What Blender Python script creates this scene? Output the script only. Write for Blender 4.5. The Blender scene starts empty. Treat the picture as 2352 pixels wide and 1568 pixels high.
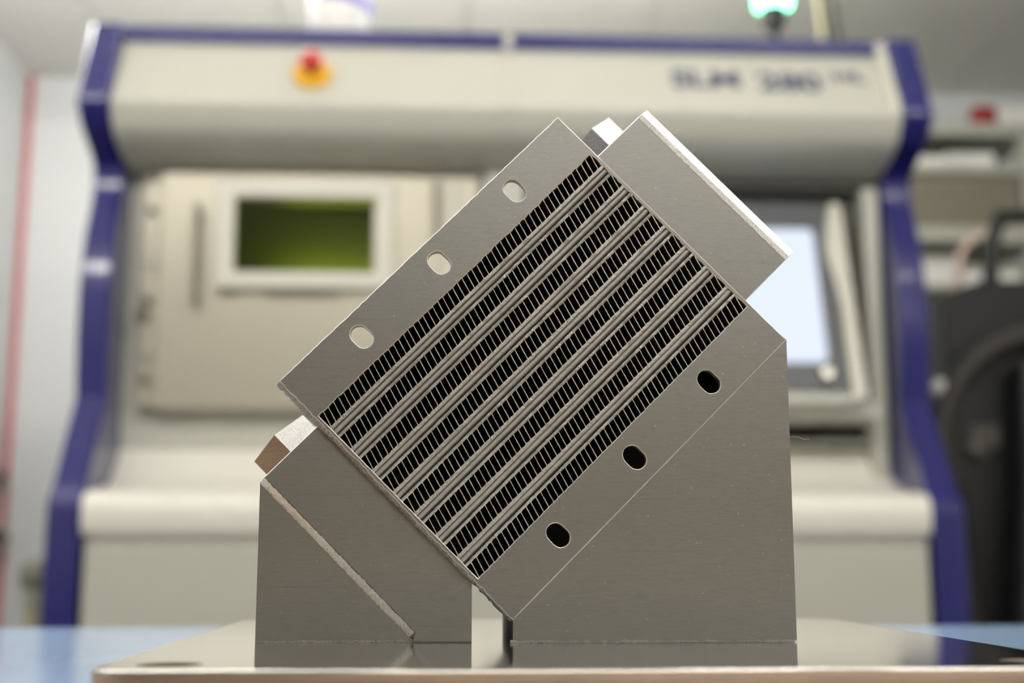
import bpy, bmesh, math, random
from mathutils import Vector, Matrix

random.seed(7)
scene = bpy.context.scene
COL = scene.collection
Z0 = 0.75                      # height of the build plate's top above the floor; meshes below are written relative to it

# ------------------------------------------------------------------ camera
cam_data = bpy.data.cameras.new('camera')
cam = bpy.data.objects.new('camera', cam_data)
COL.objects.link(cam)
scene.camera = cam
cam_data.sensor_width = 36.0
cam_data.lens = 2971.13 / 2352 * 36.0
cam_data.clip_start = 0.02
cam_data.clip_end = 50
yaw, pitch, roll = 0.05209, 0.16504, 0.00033
fw = Vector((math.sin(yaw) * math.cos(pitch), math.cos(yaw) * math.cos(pitch), math.sin(pitch)))
r0 = Vector((math.cos(yaw), -math.sin(yaw), 0))
u0 = r0.cross(fw)
rt = math.cos(roll) * r0 + math.sin(roll) * u0
up = -math.sin(roll) * r0 + math.cos(roll) * u0
M = Matrix((rt, up, -fw)).transposed().to_4x4()
M.translation = Vector((-0.04647, -0.35, 0.02916))
cam.matrix_world = M
cam_data.dof.use_dof = True
cam_data.dof.focus_distance = 0.4615
cam_data.dof.aperture_fstop = 6.5

# ------------------------------------------------------------------ world and exposure
world = bpy.data.worlds.new('world')
scene.world = world
world.use_nodes = True
world.node_tree.nodes['Background'].inputs[0].default_value = (0.75, 0.8, 0.85, 1)
world.node_tree.nodes['Background'].inputs[1].default_value = 0.15
vs = scene.view_settings
vs.view_transform = 'Standard'
vs.look = 'None'
vs.exposure = 0.18
vs.gamma = 1.0
vs.use_curve_mapping = False
LAMP = 38.0                    # radiance of the ceiling light diffusers


# ------------------------------------------------------------------ materials
def srgb(r, g, b):
    def f(c):
        c /= 255.0
        return c / 12.92 if c <= 0.04045 else ((c + 0.055) / 1.055) ** 2.4
    return (f(r), f(g), f(b), 1)


def mat(name, col, rough=0.5, metal=0.0, spec=0.5, noise=None, bump=None, coat=0.0):
    """noise = (scale xyz, amount, colour2): colour variation; bump = (scale xyz, strength, distance)"""
    m = bpy.data.materials.new(name)
    m.use_nodes = True
    nt = m.node_tree
    b = nt.nodes['Principled BSDF']
    b.inputs['Base Color'].default_value = col
    b.inputs['Roughness'].default_value = rough
    b.inputs['Metallic'].default_value = metal
    b.inputs['Specular IOR Level'].default_value = spec
    if coat:
        b.inputs['Coat Weight'].default_value = coat
        b.inputs['Coat Roughness'].default_value = 0.12
    tc = nt.nodes.new('ShaderNodeTexCoord')

    def nz(scale, detail=3):
        mp = nt.nodes.new('ShaderNodeMapping')
        mp.inputs['Scale'].default_value = scale
        nt.links.new(tc.outputs['Object'], mp.inputs['Vector'])
        n = nt.nodes.new('ShaderNodeTexNoise')
        n.inputs['Scale'].default_value = 1.0
        n.inputs['Detail'].default_value = detail
        nt.links.new(mp.outputs['Vector'], n.inputs['Vector'])
        return n
    if noise:
        prev = None
        for scale, lo, hi, c2 in noise:
            n = nz(scale)
            r = nt.nodes.new('ShaderNodeMapRange')
            r.inputs['From Min'].default_value = lo
            r.inputs['From Max'].default_value = hi
            nt.links.new(n.outputs['Fac'], r.inputs['Value'])
            mx = nt.nodes.new('ShaderNodeMix')
            mx.data_type = 'RGBA'
            nt.links.new(r.outputs['Result'], mx.inputs['Factor'])
            if prev is None:
                mx.inputs['A'].default_value = col
            else:
                nt.links.new(prev, mx.inputs['A'])
            mx.inputs['B'].default_value = c2
            prev = mx.outputs['Result']
        nt.links.new(prev, b.inputs['Base Color'])
    if bump:
        last = None
        for scale, strength, dist in bump:
            n = nz(scale)
            bp = nt.nodes.new('ShaderNodeBump')
            bp.inputs['Strength'].default_value = strength
            bp.inputs['Distance'].default_value = dist
            nt.links.new(n.outputs['Fac'], bp.inputs['Height'])
            if last:
                nt.links.new(last, bp.inputs['Normal'])
            last = bp.outputs['Normal']
        nt.links.new(last, b.inputs['Normal'])
    return m


def emit(name, col, strength):
    m = bpy.data.materials.new(name)
    m.use_nodes = True
    nt = m.node_tree
    nt.nodes.remove(nt.nodes['Principled BSDF'])
    e = nt.nodes.new('ShaderNodeEmission')
    e.inputs[0].default_value = col
    e.inputs[1].default_value = strength
    nt.links.new(e.outputs[0], nt.nodes['Material Output'].inputs[0])
    return m


def tinted_glass(name, col):
    m = bpy.data.materials.new(name)
    m.use_nodes = True
    nt = m.node_tree
    nt.nodes.remove(nt.nodes['Principled BSDF'])
    t = nt.nodes.new('ShaderNodeBsdfTransparent')
    t.inputs[0].default_value = col
    g = nt.nodes.new('ShaderNodeBsdfGlossy')
    g.inputs['Roughness'].default_value = 0.03
    f = nt.nodes.new('ShaderNodeFresnel')
    f.inputs[0].default_value = 1.5
    mx = nt.nodes.new('ShaderNodeMixShader')
    nt.links.new(f.outputs[0], mx.inputs[0])
    nt.links.new(t.outputs[0], mx.inputs[1])
    nt.links.new(g.outputs[0], mx.inputs[2])
    nt.links.new(mx.outputs[0], nt.nodes['Material Output'].inputs[0])
    return m


MT = {}
steel = (0.275, 0.270, 0.257, 1)
MT['steel'] = mat('printed_steel', steel, 0.42, 1.0,
                  noise=[((300, 300, 2600), 0.45, 0.85, (0.238, 0.233, 0.222, 1)),
                         ((14, 14, 900), 0.66, 0.90, (0.19, 0.187, 0.178, 1)),
                         ((900, 900, 900), 0.70, 0.78, (0.55, 0.54, 0.5, 1))],
                  bump=[((120, 120, 3200), 0.06, 0.0002), ((1500, 1500, 1500), 0.07, 0.0002)])
MT['steel_rough'] = mat('rough_overhang_steel', (0.50, 0.47, 0.42, 1), 0.55, 1.0,
                        noise=[((2500, 2500, 2500), 0.48, 0.62, (0.22, 0.20, 0.17, 1))],
                        bump=[((2200, 2200, 2200), 0.9, 0.0008)])
MT['steel_grain'] = mat('grainy_steel', (0.68, 0.67, 0.65, 1), 0.5, 1.0,
                        noise=[((2600, 2600, 2600), 0.52, 0.66, (0.40, 0.395, 0.38, 1))],
                        bump=[((2200, 2200, 2200), 0.35, 0.0006)])
MT['edge'] = mat('edge_highlight_steel', (0.93, 0.92, 0.89, 1), 0.38, 1.0)  # highlight of the lit edges put into the base colour
MT['gap_shade'] = mat('gap_shade_steel', (0.085, 0.083, 0.078, 1), 0.75, 0.6, bump=[((1500, 1500, 3000), 0.3, 0.0003)])  # rough inner sides; shade inside the gaps put into the colour
MT['ramp'] = mat('pale_rough_steel', (0.97, 0.95, 0.90, 1), 0.6, 1.0,
                 noise=[((2400, 2400, 2400), 0.52, 0.66, (0.62, 0.59, 0.54, 1))],
                 bump=[((2200, 2200, 2200), 0.6, 0.0006)])
MT['brown_reflection'] = mat('brown_reflection_steel', (0.42, 0.27, 0.15, 1), 0.5, 1.0,
                 noise=[((60, 60, 1500), 0.45, 0.75, (0.33, 0.21, 0.12, 1))])  # brown reflection put into the steel colour
MT['fin'] = mat('thin_fin_steel', (0.55, 0.54, 0.50, 1), 0.5, 1.0, bump=[((1500, 1500, 4000), 0.3, 0.0002)])
MT['rail'] = mat('rail_steel', (0.46, 0.455, 0.43, 1), 0.42, 1.0,
                 noise=[((1800, 1800, 1800), 0.58, 0.68, (0.2, 0.19, 0.17, 1))],
                 bump=[((1400, 1400, 1400), 0.5, 0.0005)])
MT['tube'] = mat('tube_steel', (0.46, 0.46, 0.445, 1), 0.55, 1.0,
                 noise=[((300, 300, 900), 0.45, 0.75, (0.37, 0.37, 0.355, 1))],
                 bump=[((400, 400, 1200), 0.15, 0.0003)])
MT['plate'] = mat('ground_steel', (0.80, 0.775, 0.73, 1), 0.10, 1.0,
                  noise=[((12, 700, 12), 0.45, 0.75, (0.70, 0.68, 0.64, 1))],
                  bump=[((18, 900, 18), 0.004, 0.0002)])
MT['plateside'] = mat('machined_plate_side', (0.52, 0.40, 0.31, 1), 0.3, 1.0, noise=[((30, 30, 400), 0.4, 0.75, (0.40, 0.33, 0.28, 1))])  # tan reflection put into the side colour
MT['table'] = mat('blue_table_laminate', srgb(156, 182, 215), 0.14, 0, 0.5,
                  noise=[((3, 6, 3), 0.4, 0.7, srgb(152, 178, 210))])
MT['wood'] = mat('tan_board', srgb(160, 127, 98), 0.5, 0, 0.4, noise=[((4, 60, 4), 0.45, 0.7, srgb(142, 112, 86))])
MT['paint'] = mat('pale_grey_paint', srgb(192, 191, 179), 0.38, 0, 0.5, bump=[((600, 600, 600), 0.03, 0.001)])
MT['paint_white'] = mat('white_paint', srgb(214, 211, 198), 0.35, 0, 0.5)
MT['ledge'] = mat('lit_ledge_paint', srgb(238, 235, 224), 0.33, 0, 0.5)  # machine paint lightened; overhead light on the ledge put into the colour
MT['door'] = mat('warm_grey_door_metal', srgb(172, 166, 150), 0.36, 0.4, 0.5, bump=[((200, 200, 200), 0.03, 0.001)])
MT['blue'] = mat('blue_paint', srgb(34, 34, 108), 0.20, 0, 0.5, coat=0.5)
MT['dark'] = mat('dark_grey_plastic', srgb(88, 90, 92), 0.45)
MT['bay'] = mat('dark_bay_metal', srgb(70, 70, 66), 0.5)
MT['black'] = mat('black_plastic', srgb(34, 34, 35), 0.42)
MT['blacksoft'] = mat('black_rubber', srgb(66, 61, 57), 0.55)
MT['wall'] = mat('white_wall', srgb(212, 214, 215), 0.85, 0, 0.2, bump=[((150, 150, 150), 0.05, 0.001)])
MT['walltan'] = mat('tan_wall', srgb(146, 141, 130), 0.8, 0, 0.2, bump=[((150, 150, 150), 0.05, 0.001)])
MT['ceil'] = mat('ceiling_tile', srgb(226, 225, 221), 0.9, 0, 0.1, bump=[((220, 220, 220), 0.2, 0.001)])
MT['floor'] = mat('grey_floor', srgb(96, 93, 88), 0.5, 0, 0.3, noise=[((4, 4, 4), 0.4, 0.7, srgb(106, 102, 96))])
MT['redpaint'] = mat('red_paint', srgb(192, 84, 88), 0.6)
MT['darkred'] = mat('dull_red_plastic', srgb(150, 44, 48), 0.5)
MT['red'] = mat('red_plastic', srgb(190, 24, 24), 0.3)
MT['yellow'] = mat('yellow_plastic', srgb(236, 182, 30), 0.4)
MT['ink'] = mat('grey_blue_lettering', srgb(78, 80, 106), 0.5)
MT['lilac'] = mat('lilac_label', srgb(150, 145, 215), 0.5)
MT['tanlabel'] = mat('tan_label', srgb(190, 170, 120), 0.5)
MT['whiteplastic'] = mat('white_plastic', srgb(240, 238, 232), 0.3)
MT['darkpipe'] = mat('dark_pipe', srgb(62, 60, 54), 0.6)
MT['beigepipe'] = mat('dull_beige_pipe', srgb(138, 130, 104), 0.6)
MT['greymetal'] = mat('grey_tube_metal', srgb(98, 96, 88), 0.5, 0.3)
MT['olive'] = mat('olive_grey_metal', srgb(140, 137, 124), 0.5)
MT['beige'] = mat('beige_tube', srgb(190, 182, 150), 0.5)
MT['rackgrey'] = mat('pale_rack_paint', srgb(180, 180, 168), 0.5)
MT['slat'] = mat('grey_brown_slat', srgb(134, 128, 112), 0.6)
MT['bolt'] = mat('bolt_metal', srgb(190, 186, 176), 0.3, 0.8)
MT['bolt_dark'] = mat('dark_bolt', srgb(110, 104, 92), 0.4, 0.6)
MT['glass'] = tinted_glass('green_filter_glass', (0.45, 0.53, 0.13, 1))
MT['chamber'] = mat('chamber_wall', srgb(150, 148, 140), 0.6)
MT['screen'] = emit('screen_glow', (0.78, 0.85, 1.0, 1), 0.95)
MT['greenlamp'] = emit('green_lamp_glow', (0.2, 1.0, 0.5, 1), 8.0)
MT['lamp'] = emit('ceiling_lamp_glow', (1.0, 0.97, 0.91, 1), LAMP)
MT['chamberlamp'] = emit('chamber_lamp_glow', (1.0, 0.95, 0.75, 1), 24.0)
MT['lint'] = mat('pale_fibre', srgb(190, 190, 190), 0.7)


# ------------------------------------------------------------------ builders
def link(name, me, m, parent=None, smooth=False):
    o = bpy.data.objects.new(name, me)
    COL.objects.link(o)
    if m is not None and len(me.materials) == 0:
        me.materials.append(m)
    if parent is not None:
        o.parent = parent
    if smooth:
        me.polygons.foreach_set('use_smooth', [True] * len(me.polygons))
    return o


def mesh(name, verts, faces, m, parent=None, smooth=False, bevel=0.0, seg=2):
    me = bpy.data.meshes.new(name)
    me.from_pydata([tuple(v) for v in verts], [], faces)
    bm = bmesh.new()
    bm.from_mesh(me)
    bmesh.ops.recalc_face_normals(bm, faces=bm.faces)
    if bevel:
        bmesh.ops.bevel(bm, geom=[e for e in bm.edges if e.calc_face_angle(0) > 0.5], offset=bevel, segments=seg,
                        affect='EDGES', profile=0.5, clamp_overlap=True)
    bm.to_mesh(me)
    bm.free()
    me.update()
    return link(name, me, m, parent, smooth)


def box(name, x0, x1, y0, y1, z0, z1, m, parent=None, bevel=0.0, seg=2):
    v = [(x, y, z) for x in (x0, x1) for y in (y0, y1) for z in (z0, z1)]
    f = [(0, 1, 3, 2), (4, 6, 7, 5), (0, 4, 5, 1), (2, 3, 7, 6), (0, 2, 6, 4), (1, 5, 7, 3)]
    return mesh(name, v, f, m, parent, bevel=bevel, seg=seg)


def prism(name, poly, fn, t0, t1, m, parent=None, bevel=0.0, seg=2, smooth=False):
    """poly: 2-D outline; fn(u, v, t) -> xyz; extruded from t0 to t1"""
    n = len(poly)
    v = [fn(p[0], p[1], t0) for p in poly] + [fn(p[0], p[1], t1) for p in poly]
    f = [tuple(range(n)), tuple(range(2 * n - 1, n - 1, -1))]
    f += [(i, (i + 1) % n, n + (i + 1) % n, n + i) for i in range(n)]
    return mesh(name, v, f, m, parent, bevel=bevel, seg=seg, smooth=smooth)


def prism_x(name, poly, x0, x1, m, parent=None, **k):
    return prism(name, poly, lambda u, v, t: (t, u, v), x0, x1, m, parent, **k)


def prism_y(name, poly, y0, y1, m, parent=None, **k):
    return prism(name, poly, lambda u, v, t: (u, t, v), y0, y1, m, parent, **k)


def lathe(name, prof, centre, axis, m, parent=None, n=28, smooth=True):
    """prof: (radius, distance along axis) pairs"""
    ax = Vector(axis).normalized()
    q = Vector((0, 0, 1)).rotation_difference(ax)
    c = Vector(centre)
    v, f = [], []
    for r, h in prof:
        for i in range(n):
            a = 2 * math.pi * i / n
            v.append(c + q @ Vector((r * math.cos(a), r * math.sin(a), h)))
    for j in range(len(prof) - 1):
        for i in range(n):
            f.append((j * n + i, j * n + (i + 1) % n, (j + 1) * n + (i + 1) % n, (j + 1) * n + i))
    f.append(tuple(range(n - 1, -1, -1)))
    f.append(tuple((len(prof) - 1) * n + i for i in range(n)))
    o = mesh(name, v, f, m, parent)
    if smooth:
        me = o.data
        for p in me.polygons:
            p.use_smooth = len(p.vertices) == 4
        me.set_sharp_from_angle(angle=math.radians(40))
    return o


def tube(name, pts, r, m, parent=None, res=4, cyclic=False):
    cu = bpy.data.curves.new(name, 'CURVE')
    cu.dimensions = '3D'
    cu.bevel_depth = r
    cu.bevel_resolution = res
    cu.use_fill_caps = True
    s = cu.splines.new('POLY')
    s.points.add(len(pts) - 1)
    for p, q in zip(s.points, pts):
        p.co = (*q, 1)
    s.use_cyclic_u = cyclic
    tmp = bpy.data.objects.new('tmp', cu)
    COL.objects.link(tmp)
    dg = bpy.context.evaluated_depsgraph_get()
    me = bpy.data.meshes.new_from_object(tmp.evaluated_get(dg))
    bpy.data.objects.remove(tmp)
    me.materials.clear()
    return link(name, me, m, parent, smooth=True)


def holed_plate(name, loops, fn, t0, t1, bev, m, parent=None):
    """outline loops (first outer, rest holes), filled and extruded along t with a small bevel"""
    cu = bpy.data.curves.new(name, 'CURVE')
    cu.dimensions = '2D'
    cu.fill_mode = 'BOTH'
    cu.extrude = abs(t1 - t0) / 2 - bev
    cu.bevel_depth = bev
    cu.bevel_resolution = 1
    cu.offset = -bev
    for L in loops:
        s = cu.splines.new('POLY')
        s.points.add(len(L) - 1)
        for p, q in zip(s.points, L):
            p.co = (q[0], q[1], 0, 1)
        s.use_cyclic_u = True
    tmp = bpy.data.objects.new('tmp', cu)
    COL.objects.link(tmp)
    dg = bpy.context.evaluated_depsgraph_get()
    me = bpy.data.meshes.new_from_object(tmp.evaluated_get(dg))
    bpy.data.objects.remove(tmp)
    me.materials.clear()
    mid = (t0 + t1) / 2
    for v in me.vertices:
        v.co = fn(v.co.x, v.co.y, mid - v.co.z)
    bm = bmesh.new()
    bm.from_mesh(me)
    bmesh.ops.remove_doubles(bm, verts=bm.verts, dist=1e-6)
    bmesh.ops.recalc_face_normals(bm, faces=bm.faces)
    bm.to_mesh(me)
    bm.free()
    return link(name, me, m, parent)


def text_mesh(name, body, size, m, parent, place):
    cu = bpy.data.curves.new(name, 'FONT')
    cu.body = body
    cu.size = size
    cu.extrude = 0.0006
    cu.offset = size * 0.035
    tmp = bpy.data.objects.new('tmp', cu)
    COL.objects.link(tmp)
    dg = bpy.context.evaluated_depsgraph_get()
    me = bpy.data.meshes.new_from_object(tmp.evaluated_get(dg))
    bpy.data.objects.remove(tmp)
    me.materials.clear()
    for v in me.vertices:
        v.co = place(v.co)
    return link(name, me, m, parent)


def split_faces(o, m, test):
    me = o.data
    me.materials.append(m)
    k = len(me.materials) - 1
    for p in me.polygons:
        if test(p):
            p.material_index = k


def empty(name, loc=(0, 0, 0)):
    o = bpy.data.objects.new(name, None)
    COL.objects.link(o)
    o.empty_display_size = 0.05
    return o


def tag(o, label, cat, group=None):
    o['label'] = label
    o['category'] = cat
    if group:
        o['group'] = group
    return o


def struct(o, label=None):
    o['kind'] = 'structure'
    if label:
        o['label'] = label
    return o


def arc(cx, cy, r, a0, a1, n):
    return [(cx + r * math.cos(math.radians(a0 + (a1 - a0) * i / n)), cy + r * math.sin(math.radians(a0 + (a1 - a0) * i / n)))
            for i in range(n + 1)]


# ------------------------------------------------------------------ the room
XL, XR, YB, YF, ZF, ZC = -1.56, 3.0, 4.2, -3.2, -Z0, 1.745
struct(box('floor', XL - .1, XR + .1, YF - .1, YB + .1, ZF - .05, ZF, MT['floor']), 'grey workshop floor')
struct(box('wall_back', XL - .1, XR + .1, YB, YB + .1, ZF, ZC + .1, MT['wall']), 'pale wall behind the machine')
struct(box('wall_left', XL - .1, XL, YF, YB, ZF, ZC + .1, MT['wall']), 'pale wall at the left edge of the photo')
struct(box('wall_right', XR, XR + .1, YF, YB, ZF, ZC + .1, MT['wall']), 'pale wall on the right')
struct(box('wall_front', XL - .1, XR + .1, YF - .1, YF, ZF, ZC + .1, MT['walltan']), 'tan wall behind the camera')
ceiling = struct(box('ceiling', XL - .1, XR + .1, YF - .1, YB + .1, ZC + .012, ZC + .1, MT['ceil']), 'pale tiled ceiling')
x = 0.015 - 0.6 * 3
while x < XR:
    y = YB - 0.6 * 13
    while y < YB - 0.01:
        a0, a1 = max(x + .004, XL), min(x + .596, XR)
        if a1 - a0 > .03 and y > 2.2:
            box('tile', a0, a1, y + .004, y + .596, ZC, ZC + .012, MT['ceil'], ceiling)
        y += 0.6
    x += 0.6
struct(box('trim_1', -1.583 + .025, -1.541, YB - .012, YB, ZF, ZC, MT['redpaint']), 'red vertical strip in the corner of the pale walls')


def batten_light(x, y, drop, w):
    t = tag(empty('batten_light'), 'white batten light hanging below the ceiling ' + w, 'lamp', 'hanging batten lights')
    h = ZC - drop
    box('housing', x - .64, x + .64, y - .02, y + .02, h, h + .03, MT['paint_white'], t)
    lathe('diffuser', [(.03, -.62), (.036, -.615), (.036, .615), (.03, .62)], (x, y, h - .034), (1, 0, 0), MT['lamp'], t, n=16)
    for d in (-.5, .5):
        lathe('hanger', [(.006, h + .03), (.006, ZC)], (x + d, y, 0), (0, 0, 1), MT['greymetal'], t, n=10)
    return t


for (x, y, drop, w) in ((-.88, 2.70, .14, 'over the left half of the machine'), (.25, 2.60, .14, 'over the middle of the machine'),
                  (-.72, .62, .24, 'over the left end of the table'), (.95, .62, .24, 'over the right end of the table'),
                  (.30, -2.3, .24, 'far behind the camera'), (1.80, -2.3, .24, 'far behind the camera on the right')):
    batten_light(x, y, drop, w)

# ------------------------------------------------------------------ work table
table = tag(empty('work_table'), 'pale blue work table carrying the steel build plate', 'table')
TT = -0.0255
box('table_top', -1.3, 1.55, 0.12, 0.705, TT - .03, TT, MT['table'], table, bevel=.001)
o = box('front_board', -1.3, 1.55, -0.62, 0.1195, TT - .03, TT, MT['wood'], table, bevel=.001)
o['label'] = 'tan board along the near side of the table'
for sx in (-1.22, 1.41):
    for sy in (-.56, .59):
        box('leg', sx, sx + .06, sy, sy + .06, ZF, TT - .03, MT['greymetal'], table)
box('apron', -1.16, 1.41, .60, .63, TT - .11, TT - .03, MT['greymetal'], table)
box('apron', -1.16, 1.41, -.54, -.51, TT - .11, TT - .03, MT['greymetal'], table)

# ------------------------------------------------------------------ build plate
def rrect(x0, x1, y0, y1, r, n=8):
    p = []
    for cx, cy, a in ((x1 - r, y1 - r, 0), (x0 + r, y1 - r, 90), (x0 + r, y0 + r, 180), (x1 - r, y0 + r, 270)):
        p += arc(cx, cy, r, a, a + 90, n)
    return p


holes = [arc(sx * .1215, .02 + sy, .0085, 0, 360 - 15, 23) for sx in (-1, 1) for sy in (0,)]
plate = holed_plate('build_plate', [rrect(-.14, .14, 0, .28, .012)] + holes, lambda u, v, t: (u, v, t), -.0255, 0.0, .0007, MT['plate'])
split_faces(plate, MT['plateside'], lambda p: abs(p.normal.z) < .2)
split_faces(plate, MT['bolt_dark'], lambda p: abs(p.normal.z) < .95 and math.hypot(abs(p.center.x) - .1215, p.center.y - .02) < .0105)  # hole walls painted dark, shade of the recess put into the colour
tag(plate, 'polished square steel build plate with rounded corners and bolt holes', 'build plate')

# ------------------------------------------------------------------ heat exchanger
YFR = 0.10472
LX, LZ = -0.104776, 0.090077
S = math.sqrt(.5)
MM = .001


def ab(a, b, y):
    """a: mm up the long side, b: mm down the short side, y: mm behind the front face"""
    return (LX + (a + b) * S * MM, YFR + y * MM, LZ + (a - b) * S * MM)


hx = tag(empty('heat_exchanger'), 'grey metal printed heat exchanger tilted at 45 degrees with rows of thin fins', 'heat exchanger')
FA, FB = 139.8, 116.5
C0, CP, CH = 18.6, 10.53, 5.6         # first fin row, row pitch, row height


def jag(p, q, amp, step):
    n = max(1, int(math.dist(p, q) / step))
    d = (q[0] - p[0], q[1] - p[1])
    L = math.hypot(*d)
    nx, ny = -d[1] / L, d[0] / L
    out = []
    for i in range(n):
        o = random.uniform(-amp, amp) if i else 0
        out.append((p[0] + d[0] * i / n + nx * o, p[1] + d[1] * i / n + ny * o))
    return out


outline = (jag((0, 0), (FA, 0), .12, 1.8) + jag((FA, 0), (FA, FB), .05, 2.5) + jag((FA, FB), (0, FB), .01, 30) + jag((0, FB), (0, 0), .25, 1.2))
window = (jag((1.5, C0), (138.3, C0), .22, 1.2) + jag((138.3, C0), (138.3, C0 + 7 * CP + CH), .22, 1.0) +
          jag((138.3, C0 + 7 * CP + CH), (1.5, C0 + 7 * CP + CH), .12, 1.22) + jag((1.5, C0 + 7 * CP + CH), (1.5, C0), .05, 2))
window.reverse()


def slot(ca, cb, lb=9.0, w=6.5):
    r = w / 2
    h = lb / 2 - r
    p = arc(ca, cb + h, r, 0, 180, 9) + arc(ca, cb - h, r, 180, 360, 9)
    return [(q[0] + random.uniform(-.06, .06), q[1] + random.uniform(-.06, .06)) for q in reversed(p)]


loops = [outline, window] + [slot(a, b) for a in (31.7, 70.2, 108.6) for b in (8.75, 107.2)]
o = holed_plate('flange', loops, ab, 0.0, 4.0, .30, MT['steel'], hx)
split_faces(o, MT['edge'], lambda p: .1 < -p.normal.y < .97)  # painted highlight on the bevels
split_faces(o, MT['steel_rough'], lambda p: abs(p.normal.y) <= .1)

# rough down-facing edge of the flange
ep = []
n = 110
v, f = [], []
for i in range(n + 1):
    b = FB * i / n
    k = .75 if b > 98 else 1.0
    v += [ab(.25 + random.uniform(-.12, .12), b, .12), ab((-.9 + random.uniform(-.3, .3)) * k, b, .9 + random.uniform(-.3, .3)),
          ab((-1.5 + random.uniform(-.35, .35)) * k, b, 3.2), ab(.3, b, 3.9)]
for i in range(n):
    for j in range(3):
        f.append((4 * i + j, 4 * i + 4 + j, 4 * i + 5 + j, 4 * i + 1 + j))
mesh('flange_edge', v, f, MT['steel_rough'], hx)

# core casing around the fins and its closed back
def core_box(name, a0, a1, b0, b1, y0, y1, m, bevel=0):
    return prism(name, [(a0, b0), (a1, b0), (a1, b1), (a0, b1)], ab, y0, y1, m, hx, bevel=bevel)


BL = C0 + 7 * CP + CH
core_box('casing_wall', .3, 139.5, C0 - 1.7, C0 - .25, 3.95, 80, MT['steel'])
core_box('casing_wall', .3, 139.5, BL + .25, BL + 1.7, 3.95, 80, MT['steel'])
core_box('casing_wall', .3, 1.42, C0 - 1.7, BL + 1.7, 3.95, 80, MT['gap_shade'])
core_box('casing_wall', 138.38, 139.5, C0 - 1.7, BL + 1.7, 3.95, 80, MT['gap_shade'])  # casing sides painted with the shade of the fin cells
core_box('core_block', .8, 139.0, C0 - .2, BL + .2, 36, 80, MT['fin'])


def rail(b0, b1):
    v, f = [], []
    n = 112
    ph = random.random()
    for i in range(n + 1):
        a = 1.2 + (138.6 - 1.2) * i / n
        w = .07 * math.sin(2 * math.pi * (a / 2.45 + ph))
        t0 = b0 + random.uniform(-.06, .06) + (w if b1 - b0 > 1.1 else .4 * w)
        t1 = b1 + random.uniform(-.06, .06) + (w if b1 - b0 < 1.1 else .3 * w)
        yy = random.uniform(0, .12)
        mid = (t0 + t1) / 2
        v += [ab(a, t0, 36), ab(a, t0, .3), ab(a, mid, .05 + yy), ab(a, t1, .3), ab(a, t1, 36)]
    for i in range(n):
        for j in range(4):
            f.append((5 * i + j, 5 * i + 1 + j, 5 * i + 6 + j, 5 * i + 5 + j))
    o = mesh('rail', v, f, MT['rail'], hx, smooth=True)
    o.data.set_sharp_from_angle(angle=math.radians(35))
    split_faces(o, MT['gap_shade'], lambda p: abs(p.normal.y) < .05)  # inner rail sides painted as shaded


def flow_tube(b0, b1):
    prof = []
    for i in range(9):
        t = i / 8
        prof.append((b0 + (b1 - b0) * t, 1.1 - .5 * math.sin(math.pi * t) + 1.1 * t ** 4))
    n = 40
    v, f = [], []
    m_ = len(prof)
    for i in range(n + 1):
        a = 1.2 + (138.6 - 1.2) * i / n
        for (b, y) in prof:
            v.append(ab(a, b, y + random.uniform(-.05, .05)))
    for i in range(n):
        for j in range(m_ - 1):
            f.append((i * m_ + j, i * m_ + j + 1, (i + 1) * m_ + j + 1, (i + 1) * m_ + j))
    mesh('flow_tube', v, f, MT['tube'], hx, smooth=True)


for k in range(7):
    e = C0 + k * CP + CH
    rail(e - .05, e + 1.25)
    flow_tube(e + 1.1, e + 4.05)
    rail(e + 3.95, e + CP - CH + .05)

# fins: four mesh variants shared by all
SL = -0.298
fin_me = []
for q in range(4):
    v, f = [], []
    n = 6
    th = .15
    for i in range(n + 1):
        b = -.15 + (CH + .3) * i / n
        w = random.uniform(-.025, .025)
        yy = .15 + random.uniform(0, .2)
        t = th + random.uniform(-.02, .04)
        for (da, y) in ((-t, 36), (-t, yy), (t, yy), (t, 36)):
            o_ = ab(SL * b + (w if y < 30 else 0) + da, b, y)
            z_ = ab(0, 0, 0)
            v.append((o_[0] - z_[0], o_[1] - z_[1], o_[2] - z_[2]))
    for i in range(n):
        for j in range(3):
            f.append((4 * i + j, 4 * i + j + 1, 4 * i + 5 + j, 4 * i + 4 + j))
    me = bpy.data.meshes.new('fin')
    me.from_pydata(v, [], f)
    me.update()
    me.materials.append(MT['fin'])
    me.materials.append(MT['gap_shade'])
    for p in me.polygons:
        p.material_index = 1 if abs(p.normal.y) < .3 else 0  # fin sides get the painted shade, front edges stay plain
    fin_me.append(me)
spots = []
for k in range(8):
    ph = random.uniform(0, .6)
    a = 3.3 + ph
    while a < 139.2:
        spots.append((k, a + random.uniform(-.12, .12), C0 + k * CP))
        a += 2.445
random.shuffle(spots)
spots.sort(key=lambda s: s[0] < 3)        # the lower rows, which show largest, first
rest = bmesh.new()
for i, (k, a, b) in enumerate(spots):
    me = fin_me[i % 4]
    p = Vector(ab(a, b, 0))
    if i < 300:
        o = bpy.data.objects.new('fin', me)
        COL.objects.link(o)
        o.parent = hx
        o.location = p
    else:
        vs_ = [rest.verts.new(v.co + p) for v in me.vertices]
        for pl in me.polygons:
            rest.faces.new([vs_[j] for j in pl.vertices]).material_index = pl.material_index
me = bpy.data.meshes.new('remaining_fins')
rest.to_mesh(me)
rest.free()
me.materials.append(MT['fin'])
me.materials.append(MT['gap_shade'])
o = link('remaining_fins', me, MT['fin'], hx)
o['kind'] = 'stuff'

# headers
HB0, HB1 = 20.2, 96.3


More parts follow.
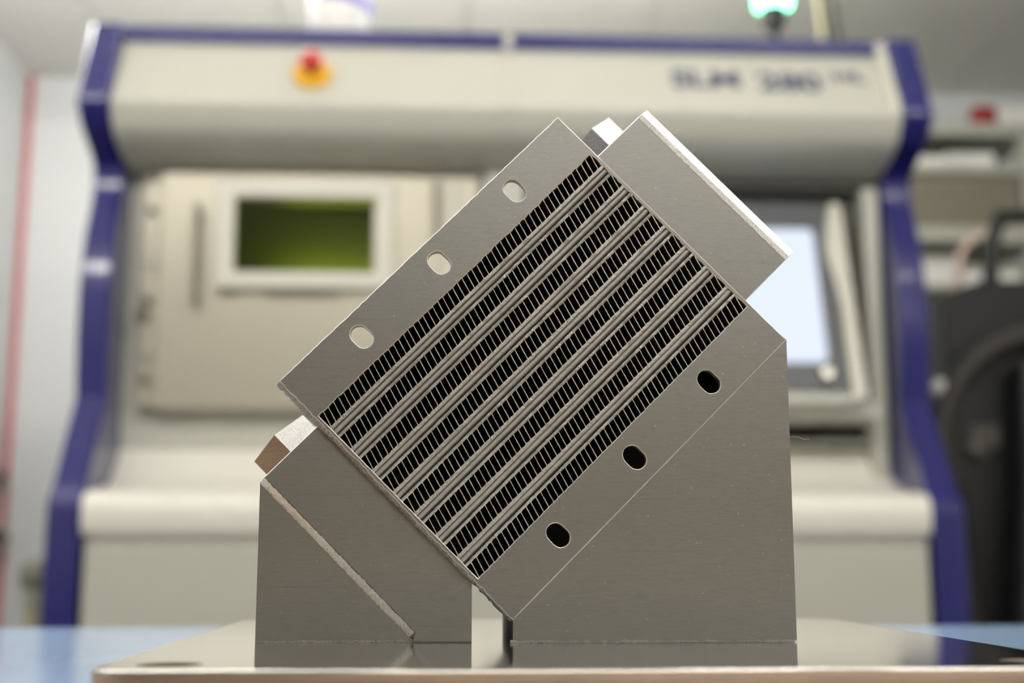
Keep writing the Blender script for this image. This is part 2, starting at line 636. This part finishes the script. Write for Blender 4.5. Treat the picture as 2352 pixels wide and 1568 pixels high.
def ay(name, prof, b0, b1, m, parent=hx, bevel=0):
    return prism(name, prof, lambda u, v, t: ab(u, t, v), b0, b1, m, parent, bevel=bevel, seg=1)


o = ay('header', [(.3, 4), (-26.9, 4), (-29.5, 6.6), (-29.5, 80), (.3, 80)], HB0, HB1, MT['steel'], bevel=.00025)
split_faces(o, MT['edge'], lambda p: p.area < .00026 * .085 and -p.normal.y > .2)  # thin bevels carry the painted highlight
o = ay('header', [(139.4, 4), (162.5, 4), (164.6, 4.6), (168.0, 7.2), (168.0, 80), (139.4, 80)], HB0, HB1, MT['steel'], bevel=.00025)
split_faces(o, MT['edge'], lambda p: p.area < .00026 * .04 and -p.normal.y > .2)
# bright rough bands on the header edges
def band(name, a0, y0, a1, y1, b0, b1, m, amp, n=80):
    v, f = [], []
    ln = math.hypot(a1 - a0, y1 - y0)
    na, ny = (y1 - y0) / ln, -(a1 - a0) / ln
    if ny > 0:
        na, ny = -na, -ny
    for i in range(n + 1):
        b = b0 + (b1 - b0) * i / n
        for t in (0, .33, .67, 1):
            h = .06 + (random.uniform(0, amp) if 0 < t < 1 else 0)
            j = random.uniform(-amp, amp) * .8
            v.append(ab(a0 + (a1 - a0) * t + na * h + j, b, y0 + (y1 - y0) * t + ny * h))
    for i in range(n):
        for j in range(3):
            f.append((4 * i + j, 4 * i + 4 + j, 4 * i + 5 + j, 4 * i + 1 + j))
    return mesh(name, v, f, m, hx)


o = band('edge_band', 162.5, 3.95, 164.6, 4.56, HB0 + .1, HB1 - .1, MT['steel_grain'], .12)
o['label'] = 'grey grainy bevel along the upper header'
band('edge_band', 164.6, 4.58, 168.05, 7.2, HB0 + .1, HB1 - .1, MT['edge'], .02)  # outer band painted pale as the lit rim
o = band('edge_ramp', -26.9, 3.95, -29.5, 6.55, HB0 + .3, HB1 - .8, MT['ramp'], .2)
o['label'] = 'rough pale strip between the lower header and its support'

# port bosses, square bars standing on edge
def boss(ca, half, b_end, rnd):
    pr = [(ca, 40 - half), (ca + half, 40), (ca, 40 + half), (ca - half, 40)]
    if rnd:
        pr = [(ca, 40 - half)] + [(ca + half - 2.6 * (1 - math.sin(math.radians(t))), 40 - 2.6 * math.cos(math.radians(t)))
                                 for t in (25, 60, 90, 120, 155)] + [(ca, 40 + half), (ca - half, 40)]
    o = ay('port_boss', pr, b_end, HB0 + .05, MT['steel_grain'])
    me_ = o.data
    me_.materials.append(MT['brown_reflection'])
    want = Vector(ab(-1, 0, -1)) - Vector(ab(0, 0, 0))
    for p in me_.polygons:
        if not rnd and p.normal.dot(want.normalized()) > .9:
            p.material_index = 1  # lower left face painted with a brown reflection
    lathe('port_bore', [(3.5 * MM, 0), (3.5 * MM, .0002)], Vector(ab(ca, b_end, 40)) , Vector(ab(0, -1, 0)) - Vector(ab(0, 0, 0)), MT['bolt_dark'], o)


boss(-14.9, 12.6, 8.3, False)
boss(154.8, 12.0, 7.3, True)

# supports standing on the plate
def xz(a, b):
    p = ab(a, b, 0)
    return (p[0], p[2])


B_, R_ = xz(0.0, FB), xz(FA, FB)
o = prism_y('right_support', [(B_[0], .0), (R_[0], .0), (R_[0], R_[1]), (B_[0], B_[1])], YFR + .00012, YFR + .080, MT['steel'], hx)
split_faces(o, MT['gap_shade'], lambda p: p.normal.x < -.9)  # face towards the gap painted dark, its shade put into the colour
H1, H3, H4 = xz(-29.3, HB0 + .6), xz(.25, HB1), xz(-29.3, HB1)
prism_y('left_support', [(H1[0] - .0004, 0), (H4[0] + .0015, 0), (H1[0] - .0004, H1[1] + .0008), (H1[0] - .0004, H1[1] - .0012)][:3], YFR + .0066, YFR + .080, MT['steel'], hx)
prism_y('left_support', [(H4[0] + .0008, 0), (H3[0], 0), (H3[0], H3[1] + .0004), (H4[0] + .0008, .0022)], YFR + .00402, YFR + .080, MT['steel'], hx)
# seam lines where the supports meet the exchanger
def seam(a0, b0, a1, b1, y, w, name='seam'):
    n = 60
    v, f = [], []
    da, db = a1 - a0, b1 - b0
    L = math.hypot(da, db)
    na, nb = -db / L, da / L
    for i in range(n + 1):
        t = i / n
        for q, yy in ((-w, .0), (0, -.09), (w, .0)):
            r_ = random.uniform(-.06, .06)
            v.append(ab(a0 + da * t + na * (q + r_), b0 + db * t + nb * (q + r_), y + yy))
    for i in range(n):
        for j in range(2):
            f.append((3 * i + j, 3 * i + 1 + j, 3 * i + 4 + j, 3 * i + 3 + j))
    return mesh(name, v, f, MT['steel_grain'], hx)


seam(2, FB - .05, FA, FB - .05, -.01, .12)


# closed dark channel behind the lower slots
core_box('channel_back', .3, 139.5, BL + 1.7, FB, 68, 72, MT['steel'])
core_box('channel_end', .3, 1.6, BL + 1.7, FB - .1, 20, 70, MT['steel'])
core_box('channel_end', 138.2, 139.5, BL + 1.7, FB - .1, 4, 70, MT['steel'])

# fused bead where the supports meet the plate
def bead(x0, x1, y, h, m):
    n = int((x1 - x0) / .0012)
    v, f = [], []
    for i in range(n + 1):
        x = x0 + (x1 - x0) * i / n
        hh = h * random.uniform(.75, 1.2)
        d = h * random.uniform(.7, 1.2)
        v += [(x, y + .0002, hh), (x, y - d * .45, hh * .45), (x, y - d, .00005)]
    for i in range(n):
        for j in range(2):
            f.append((3 * i + j, 3 * i + 3 + j, 3 * i + 4 + j, 3 * i + 1 + j))
    mesh('weld_bead', v, f, m, hx)


bead(B_[0] - .001, R_[0], YFR, .0009, MT['rail'])
bead(H4[0] + .0004, H3[0], YFR + .0042, .0008, MT['steel'])
bead(H1[0], H4[0] - .001, YFR + .0067, .0009, MT['steel_rough'])

# ------------------------------------------------------------------ the printing machine
mc = tag(empty('printing_machine'), 'large pale grey metal printing machine with dark blue side panels', 'machine')
PL, PR = -0.811, 0.991                 # outer faces of the side panels


def smoothpoly(pts, it=2, closed=False):
    for _ in range(it):
        q = [pts[0]]
        for i in range(len(pts) - 1):
            p0, p1 = pts[i], pts[i + 1]
            q.append((p0[0] * .75 + p1[0] * .25, p0[1] * .75 + p1[1] * .25))
            q.append((p0[0] * .25 + p1[0] * .75, p0[1] * .25 + p1[1] * .75))
        q.append(pts[-1])
        pts = q
    return pts


front = ([(2.330, 1.164), (2.330, 1.163), (2.253, .990)] +
         smoothpoly([(2.251, .984), (2.243, .972), (2.243, .958), (2.250, .945)], 1) +
         smoothpoly([(2.255, .94), (2.285, .912), (2.345, .888), (2.392, .868), (2.399, .845), (2.398, .805), (2.378, .755), (2.350, .69), (2.336, .61), (2.335, .50), (2.345, .42), (2.352, .36)], 2) +
         [(2.352, .355), (2.235, .17)] + smoothpoly([(2.23, .163), (2.215, .148), (2.203, .135), (2.201, .115)], 1) + [(2.196, -.735)])
prof = [(3.2, -.735), (3.2, 1.164)] + front
for x0 in (PL, PR - .064):
    o = prism_x('side_panel', prof, x0, x0 + .064, MT['blue'], mc)
    o['label'] = 'dark blue glossy side panel'
    bm = bmesh.new()
    bm.from_mesh(o.data)
    bmesh.ops.bevel(bm, geom=[e for e in bm.edges if abs(abs((e.verts[0].co.x - e.verts[1].co.x))) < 1e-6], offset=.004, segments=1, affect='EDGES')
    bm.to_mesh(o.data)
    bm.free()
for x in (PL + .03, PR - .03):
    for y in (2.3, 3.1):
        lathe('foot', [(.025, -.75), (.025, -.742), (.012, -.735)], (x, y, 0), (0, 0, 1), MT['black'], mc, n=14)
IL, IR = PL + .066, PR - .066
hood_prof = ([(2.52, 1.134), (2.350, 1.134)] + [(2.268, .988)] + smoothpoly([(2.264, .98), (2.256, .97), (2.256, .955), (2.266, .94)], 2) +
             smoothpoly([(2.268, .932), (2.285, .908), (2.33, .888), (2.39, .876), (2.44, .866)], 2) + [(2.52, .866)])
SEAM = .083
for k, (x0, x1) in enumerate(((IL, SEAM - .006), (SEAM + .005, IR))):
    o = prism_x('hood_panel', hood_prof, x0, x1, MT['paint'], mc)
    for p in o.data.polygons:
        p.use_smooth = len(p.vertices) == 4
    o.data.set_sharp_from_angle(angle=math.radians(25))
prism_x('hood_seam', [(q[0] + .0025, q[1]) for q in hood_prof], SEAM - .006, SEAM + .006, MT['paint'], mc)
box('hood_trim', IL, IR, 2.339, 2.5, 1.129, 1.164, MT['blue'], mc)
box('top_cover', IL, IR, 2.5, 3.2, 1.12, 1.154, MT['paint'], mc)
box('seam_cap', SEAM - .008, SEAM + .012, 2.336, 2.36, 1.128, 1.167, MT['paint'], mc, bevel=.002)
prism_x('end_strip', [(2.36, 1.163), (2.34, 1.163), (2.256, .99), (2.246, .965), (2.262, .94), (2.30, .94), (2.36, 1.1)], IR - .022, IR - .002, MT['paint_white'], mc)
box('back_cabinet', IL, IR, 2.78, 3.2, -.735, 1.12, MT['paint'], mc)
# left bay
ox = [(IL, .16), (SEAM, .16), (SEAM, .866), (IL, .866), (-.66, .53), (-.02, .53), (-.02, .85), (-.66, .85)]
mesh('bay_wall', [(p[0], y, p[1]) for y in (2.47, 2.50) for p in ox],
     [(0, 1, 5, 4), (1, 2, 6, 5), (2, 3, 7, 6), (3, 0, 4, 7), (8, 12, 13, 9), (9, 13, 14, 10), (10, 14, 15, 11), (11, 15, 12, 8),
      (0, 8, 9, 1), (1, 9, 10, 2), (2, 10, 11, 3), (3, 11, 8, 0), (4, 5, 13, 12), (5, 6, 14, 13), (6, 7, 15, 14), (7, 4, 12, 15)], MT['paint'], mc)
# centre column and right bay
box('centre_column', .036, .125, 2.40, 2.75, .15, .866, MT['paint'], mc, bevel=.006)
box('bay_wall', .125, IR, 2.62, 2.65, .15, .866, MT['bay'], mc)
box('bay_roof', .125, IR, 2.44, 2.62, .845, .866, MT['bay'], mc)
box('bay_pillar', .885, IR - .003, 2.415, 2.61, .15, .85, MT['paint'], mc, bevel=.008)
box('bay_sill', .125, .885, 2.47, 2.6, .272, .285, MT['paint'], mc)
# ledge with a cove rising behind it
ledge = ([(2.62, .06), (2.62, .27)] + [(2.475, .262)] + smoothpoly([(2.468, .255), (2.44, .215), (2.40, .182), (2.345, .168), (2.29, .162)], 2) +
         [(2.27, .160)] + smoothpoly([(2.245, .158), (2.215, .150), (2.203, .128), (2.204, .10)], 2) + [(2.212, .074), (2.235, .071), (2.235, .06)])
o = prism_x('ledge', ledge, IL, IR, MT['ledge'], mc)
for p in o.data.polygons:
    p.use_smooth = len(p.vertices) == 4
o.data.set_sharp_from_angle(angle=math.radians(30))
box('kick_gap', IL, IR, 2.25, 2.4, -.735, .06, MT['bay'], mc)
box('lower_panel', IL + .006, IR - .006, 2.214, 2.25, -.70, .0575, MT['paint'], mc, bevel=.004)

# process chamber door in the left bay
dr = mesh('chamber_door', *(lambda q: (q[0], q[1]))((
    [(x, y, z) for y in (2.418, 2.452) for (x, z) in ((-.668, .34), (.024, .34), (.024, .858), (-.668, .858), (-.508, .638), (-.206, .638), (-.206, .80), (-.508, .80))],
    [(0, 1, 5, 4), (1, 2, 6, 5), (2, 3, 7, 6), (3, 0, 4, 7), (8, 12, 13, 9), (9, 13, 14, 10), (10, 14, 15, 11), (11, 15, 12, 8),
     (0, 8, 9, 1), (1, 9, 10, 2), (2, 10, 11, 3), (3, 11, 8, 0), (4, 5, 13, 12), (5, 6, 14, 13), (6, 7, 15, 14), (7, 4, 12, 15)])), MT['door'], mc)
dr['label'] = 'warm grey chamber door with a green window'
box('hinge_plate', -.705, -.671, 2.425, 2.452, .345, .852, MT['door'], dr, bevel=.003)


def frame_y(name, x0, x1, z0, z1, w, y0, y1, m, parent):
    o_ = [(x0, z0), (x1, z0), (x1, z1), (x0, z1)]
    i_ = [(x0 + w, z0 + w), (x1 - w, z0 + w), (x1 - w, z1 - w), (x0 + w, z1 - w)]
    v = [(p[0], y, p[1]) for y in (y0, y1) for p in o_ + i_]
    f = []
    for k in range(4):
        j = (k + 1) % 4
        f += [(k, j, 4 + j, 4 + k), (8 + k, 12 + k, 12 + j, 8 + j), (k, 8 + k, 8 + j, j), (4 + k, 4 + j, 12 + j, 12 + k)]
    return mesh(name, v, f, m, parent, bevel=.003)


frame_y('window_frame', -.541, -.163, .600, .838, .036, 2.395, 2.418, MT['paint_white'], dr)
o = box('window_pane', -.51, -.204, 2.424, 2.432, .632, .804, MT['glass'], dr)
o['label'] = 'green laser filter window'
box('handle_bar', -.590, -.577, 2.385, 2.400, .56, .785, MT['slat'], dr, bevel=.003)
box('handle_foot', -.587, -.580, 2.398, 2.419, .58, .60, MT['slat'], dr)
box('handle_foot', -.587, -.580, 2.398, 2.419, .745, .765, MT['slat'], dr)
box('name_plate', -.437, -.277, 2.412, 2.4185, .584, .595, MT['slat'], dr)
box('name_plate', -.535, -.497, 2.412, 2.4185, .584, .595, MT['slat'], dr)
for (x, z, r, m) in ((-.688, .774, .010, 'bolt_dark'), (-.687, .66, .012, 'bolt'), (-.690, .573, .012, 'bolt_dark'), (-.697, .54, .016, 'bolt_dark'),
                     (-.688, .458, .013, 'bolt'), (-.687, .402, .010, 'bolt_dark'), (-.69, .85, .012, 'bolt_dark')):
    lathe('hinge_bolt', [(r, 0), (r, .008), (r * .7, .012)], (x, 2.4255, z), (0, -1, 0), MT[m], dr, n=16)
box('door_stop', -.075, -.062, 2.395, 2.419, .70, .845, MT['slat'], dr, bevel=.003)
box('door_stop', -.045, -.028, 2.395, 2.419, .60, .845, MT['paint_white'], dr, bevel=.003)
# chamber cavity behind the window, lit by its own lamp
ch = box('chamber_floor', -.70, .02, 2.505, 2.77, .52, .53, MT['chamber'], mc)
box('chamber_rear', -.70, .02, 2.75, 2.77, .52, .86, MT['chamber'], ch)
box('chamber_side', -.70, -.69, 2.505, 2.77, .52, .86, MT['chamber'], ch)
box('chamber_side', .01, .02, 2.505, 2.77, .52, .86, MT['chamber'], ch)
box('chamber_lamp', -.44, -.20, 2.69, 2.71, .655, .67, MT['chamberlamp'], ch)

# control monitor in the right bay, leaning back
mo = empty('monitor')
mo.parent = mc
mo['label'] = 'tilted control monitor with a lit pale blue screen'


def mon(u, v, d):
    """u across (x), v along the sloping front from the bottom edge, d towards the viewer"""
    s_, c_ = math.sin(math.radians(14.5)), math.cos(math.radians(14.5))
    return (u, 2.305 + v * s_ - d * c_, .366 + v * c_ + d * s_)


def monbox(name, u0, u1, v0, v1, d0, d1, m, parent, bevel=.0):
    vv = [mon(u, v, d) for u in (u0, u1) for v in (v0, v1) for d in (d0, d1)]
    f = [(0, 1, 3, 2), (4, 6, 7, 5), (0, 4, 5, 1), (2, 3, 7, 6), (0, 2, 6, 4), (1, 5, 7, 3)]
    return mesh(name, vv, f, m, parent, bevel=bevel)


monbox('housing', .45, .805, .0, .465, -.05, 0, MT['dark'], mo, .006)
prism('screen', rrect(.478, .764, .072, .392, .012, 5), mon, .0005, .002, MT['screen'], mo)
lathe('knob', [(.016, 0), (.016, .012), (.011, .018)], mon(.755, .042, 0), Vector(mon(0, 0, 1)) - Vector(mon(0, 0, 0)), MT['bolt'], mo)
side = ([(.806, -.015)] + smoothpoly([(.806, .20), (.798, .27), (.785, .33), (.792, .39), (.806, .455)], 2) + [(.832, .455), (.836, -.015)])
prism('side_grip', side, mon, -.055, .012, MT['paint_white'], mo, bevel=.003)
monbox('lower_lip', .45, .806, -.022, .0, -.05, .006, MT['paint'], mo, .003)
box('monitor_shelf', .40, .883, 2.33, 2.62, .318, .352, MT['paint'], mc, bevel=.006)
o = box('keyboard_slot', .78, .884, 2.48, 2.60, .287, .312, MT['black'], mc)

# emergency stop on the sloping hood
def hood(u, h, d):
    """u = x, h = height z on the sloping hood face, d = distance proud of it"""
    t = (1.134 - h) / (1.134 - .988)
    nl = math.hypot(.082, .146)
    return (u, 2.350 - .082 * t - d * .146 / nl, h + d * .082 / nl)


hn = Vector(hood(0, 1, 1)) - Vector(hood(0, 1, 0))
es = empty('emergency_stop')
es.parent = mc
es['label'] = 'red mushroom button on a yellow disc'
lathe('base_disc', [(.043, 0), (.043, .006), (.039, .012)], hood(-.335, 1.043, 0), hn, MT['yellow'], es)
lathe('button', [(.012, .012), (.012, .028), (.023, .033), (.025, .045), (.017, .055), (.004, .058)], hood(-.335, 1.043, 0), hn, MT['red'], es)
# lettering
up_h = (Vector(hood(0, 1.1, 0)) - Vector(hood(0, 1.0, 0))).normalized()


def lettering(name, body, size, x, h, sx=1.0):
    o_ = Vector(hood(x, h, .0008))
    text_mesh(name, body, size, MT['ink'], mc, lambda c: o_ + Vector((c.x * sx, 0, 0)) + up_h * c.y + hn * c.z)


lettering('lettering', 'SLM', .076, .437, 1.031, 1.16)
lettering('lettering', '280', .080, .627, 1.025, 1.17)
lettering('lettering', 'HL', .046, .793, 1.053, 1.35)
for x in (-.665, -.10, .80):
    lathe('hood_screw', [(.009, 0), (.009, .003)], (x, 2.318, .9055), (0, -.55, -.84), MT['dark'], mc, n=14)

# signal beacon on top
be = empty('beacon')
be.parent = mc
be['label'] = 'green glowing signal beacon on a black stalk'
lathe('stalk', [(.010, 1.153), (.010, 1.262)], (.728, 2.53, 0), (0, 0, 1), MT['black'], be, n=16)
lathe('socket', [(.012, 1.262), (.026, 1.275), (.030, 1.318)], (.728, 2.53, 0), (0, 0, 1), MT['black'], be)
lathe('lamp', [(.030, 1.318), (.043, 1.326), (.044, 1.40), (.036, 1.425), (.01, 1.435)], (.728, 2.53, 0), (0, 0, 1), MT['greenlamp'], be)

# ------------------------------------------------------------------ things on and behind the machine
bt = tag(empty('plastic_bottle'), 'white plastic bottle with lilac band on top of the machine', 'bottle')
bx, by, bz = -.293, 2.42, 1.1645
lathe('body', [(.045, 0), (.055, .004), (.062, .02), (.070, .075), (.074, .16), (.070, .185), (.03, .21)], (bx, by, bz), (0, 0, 1), MT['whiteplastic'], bt)
lathe('label_band', [(.0715, .075), (.0735, .095)], (bx, by, bz), (.05, 0, 1), MT['lilac'], bt)
lathe('cap', [(.032, .208), (.032, .235), (.029, .238)], (bx, by, bz), (0, 0, 1), MT['lilac'], bt)
v, f = [], []
for i in range(9):
    a = math.radians(-75 + i * 9)
    for h in (.112, .17):
        r = .0755
        v.append((bx + r * math.cos(a), by + r * math.sin(a), bz + h))
f = [(2 * i, 2 * i + 2, 2 * i + 3, 2 * i + 1) for i in range(8)]
mesh('label', v, f, MT['tanlabel'], bt)

o = tube('conduit_pipe', [(.963, 2.75, 1.1545), (.935, 2.75, 1.41), (.895, 2.75, ZC)], .018, MT['darkpipe'])
tag(o, 'dark grey conduit pipe rising from the machine to the ceiling', 'pipe')
o = tube('conduit_pipe', [(.924, 2.74, 1.1545), (.903, 2.74, 1.41), (.865, 2.74, ZC)], .008, MT['beigepipe'])
tag(o, 'thin beige conduit beside the dark grey pipe above the machine', 'pipe')

# left: capped pipe and cable loop
pp = tag(empty('standpipe'), 'grey capped standpipe beside the left blue side panel', 'pipe')
lathe('pipe', [(.024, ZF), (.024, -.05)], (-1.066, 3.0, 0), (0, 0, 1), MT['beige'], pp)
lathe('collar', [(.033, -.085), (.033, -.06)], (-1.066, 3.0, 0), (0, 0, 1), MT['rackgrey'], pp)
lathe('cap', [(.03, -.05), (.04, -.035), (.04, .0), (.03, .02), (.01, .024)], (-1.066, 3.0, 0), (0, 0, 1), MT['olive'], pp)
cl = tag(empty('cable_loop'), 'grey cable loop hanging on the left wall', 'cable')
tube('cable', [(XL + .012, 4.12 + .1 * math.cos(t * .3927), .20 + .1 * math.sin(t * .3927)) for t in range(16)], .010, MT['olive'], cl, cyclic=True)
lathe('hook', [(.018, 0), (.018, .03), (.012, .034)], (XL, 4.12, .30), (1, 0, 0), MT['blacksoft'], cl, n=16)
lathe('plug', [(.02, -.035), (.024, .0), (.02, .035)], (XL + .026, 4.12, .095), (0, 1, 0), MT['blacksoft'], cl, n=16)

# right: storage rack with things on it
rk = tag(empty('storage_rack'), 'pale grey storage rack behind the machine on the right', 'rack')
RX0, RX1, RY0, RY1 = 1.12, 1.878, 3.6, 4.1
for x in (RX0, RX1 - .06):
    for y in (RY0, RY1 - .05):
        box('post', x, x + .06, y, y + .05, ZF, 1.42, MT['rackgrey'], rk)
for (z0, z1) in ((1.378, 1.42), (1.250, 1.275), (1.02, 1.073), (.86, .885), (.3, .33), (-.3, -.27)):
    box('shelf', RX0 + .001, RX1 - .001, RY0 - .01, RY1 + .01, z0, z1, MT['rackgrey'], rk, bevel=.004)
box('back_panel', RX0, RX1, RY1 + .01, RY1 + .02, ZF, 1.42, MT['bay'], rk)
for (x, w) in ((1.50, .026), (1.655, .032)):
    tag(lathe('paper_roll', [(.03, 0), (w * .9, .004), (w * .9, .14), (.03, .144)], (x - .07, 3.64, 1.2752 + w * .9), (1, 0, 0), MT['whiteplastic']),
        'white paper roll on the rack, ' + ('nearer the blue side panel' if x < 1.6 else 'farther from the blue side panel'), 'roll', 'paper rolls on the rack')
cr = tag(empty('slatted_crate'), 'grey brown slatted crate in the middle of the storage rack', 'crate')
for k in range(9):
    z = 1.074 + k * .0205
    box('slat', 1.19, 1.805, 3.605, 3.62, z, z + .0175, MT['slat'], cr)
box('crate_body', 1.19, 1.805, 3.6205, 4.0, 1.0735, 1.258, MT['slat'], cr)
for (x0, x1, z1, w) in ((1.42, 1.60, .985, 'taller'), (1.61, 1.80, .955, 'lower')):
    b_ = tag(empty('storage_box'), w + ' white box on the shelf below the slatted crate', 'box', 'white boxes on the rack')
    box('box_body', x0, x1, 3.62, 3.95, .8855, z1 - .02, MT['whiteplastic'], b_, bevel=.006)
    box('lid', x0 - .004, x1 + .004, 3.615, 3.955, z1 - .02, z1, MT['rackgrey'], b_, bevel=.004)
cp = tag(empty('capped_tube'), 'white tube with red cap lying on top of the storage rack', 'tube')
lathe('tube_body', [(.034, .0), (.034, .19)], (1.752, 3.66, 1.4605), (1, 0, 0), MT['whiteplastic'], cp)
lathe('cap', [(.034, -.065), (.04, -.06), (.04, .0), (.034, .002)], (1.752, 3.66, 1.4605), (1, 0, 0), MT['darkred'], cp)

# right: black vacuum unit with a thick hose
vu = tag(empty('vacuum_unit'), 'black industrial vacuum unit beside the right blue side panel', 'vacuum')
prism_y('housing', [(1.235, -.60), (1.9, -.60), (1.9, .738), (1.34, .738), (1.237, .70)], 2.86, 3.35, MT['black'], vu, bevel=.01)
prism_y('base', [(1.22, -.70), (1.93, -.70), (1.93, -.60), (1.22, -.60)], 2.82, 3.38, MT['blacksoft'], vu, bevel=.006)
for x in (1.28, 1.85):
    for y in (2.88, 3.3):
        lathe('caster', [(.045, -.015), (.05, -.01), (.05, .01), (.045, .015)], (x, y, ZF + .05), (1, 0, 0), MT['black'], vu, n=18)
hose = [(1.465 + .285 * math.cos(math.radians(t)), 2.79, .30 + .285 * math.sin(math.radians(t))) for t in range(200, 39, -5)]
tube('hose', hose, .028, MT['blacksoft'], vu)
tube('hose', [(1.205, 2.80, .22), (1.22, 2.79, 0), (1.25, 2.78, -.3), (1.30, 2.78, -.55)], .03, MT['black'], vu)
tube('hose', [(1.42, 2.8, .5), (1.40, 2.78, .2), (1.36, 2.77, -.1), (1.34, 2.77, -.5)], .045, MT['black'], vu)
lathe('dial', [(.03, 0), (.03, .02), (.022, .026)], (1.30, 2.861, .30), (0, -1, 0), MT['greymetal'], vu, n=20)
box('badge', 1.285, 1.36, 2.852, 2.861, .30, .36, MT['greymetal'], vu, bevel=.004)
box('latch', 1.37, 1.42, 2.725, 2.745, -.12, -.07, MT['greymetal'], vu, bevel=.008)
box('latch', 1.238, 1.262, 2.85, 2.861, .0, .05, MT['greymetal'], vu, bevel=.004)
lathe('ball_knob', [(.008, -.024), (.018, -.016), (.023, 0), (.018, .016), (.008, .024)], (1.188, 2.8, .445), (0, 0, 1), MT['whiteplastic'], vu, n=18)
tube('handle', [(1.40, 2.95, .73), (1.41, 2.95, .86), (1.44, 2.95, .93), (1.6, 2.95, .94), (1.62, 2.95, .73)], .022, MT['black'], vu)
o = tube('hanging_cable', [(1.60, 3.40, 1.0), (1.545, 3.40, .98), (1.51, 3.40, .93), (1.495, 3.40, .84), (1.50, 3.40, .70), (1.5, 3.4, ZF + .012)], .012,
         mat('pink_cable', srgb(222, 196, 184), 0.5))
tag(o, 'pale pink cable hanging above the black vacuum unit', 'cable')

# ------------------------------------------------------------------ loose fibres on the printed part
def fibre(pts, label):
    tag(tube('lint_fibre', pts, .00007, MT['lint'], res=1), label, 'fibre', 'lint fibres on the printed part')


fibre([(.0760, YFR + .001, .0710), (.0775, YFR, .0716), (.0795, YFR - .001, .0712), (.0815, YFR, .0706), (.0835, YFR, .0708)],
      'fine pale fibre sticking out of the right support edge')
p = Vector(ab(167.5, 44, 5))
fibre([p, p + Vector((.0012, 0, .002)), p + Vector((.0008, 0, .0045)), p + Vector((.0022, 0, .006)), p + Vector((.0018, 0, .0085))],
      'fine pale fibre on the bright upper header edge')

# ------------------------------------------------------------------ put the plate at table height
for o in list(scene.objects):
    if o.parent is None:
        o.location.z += Z0
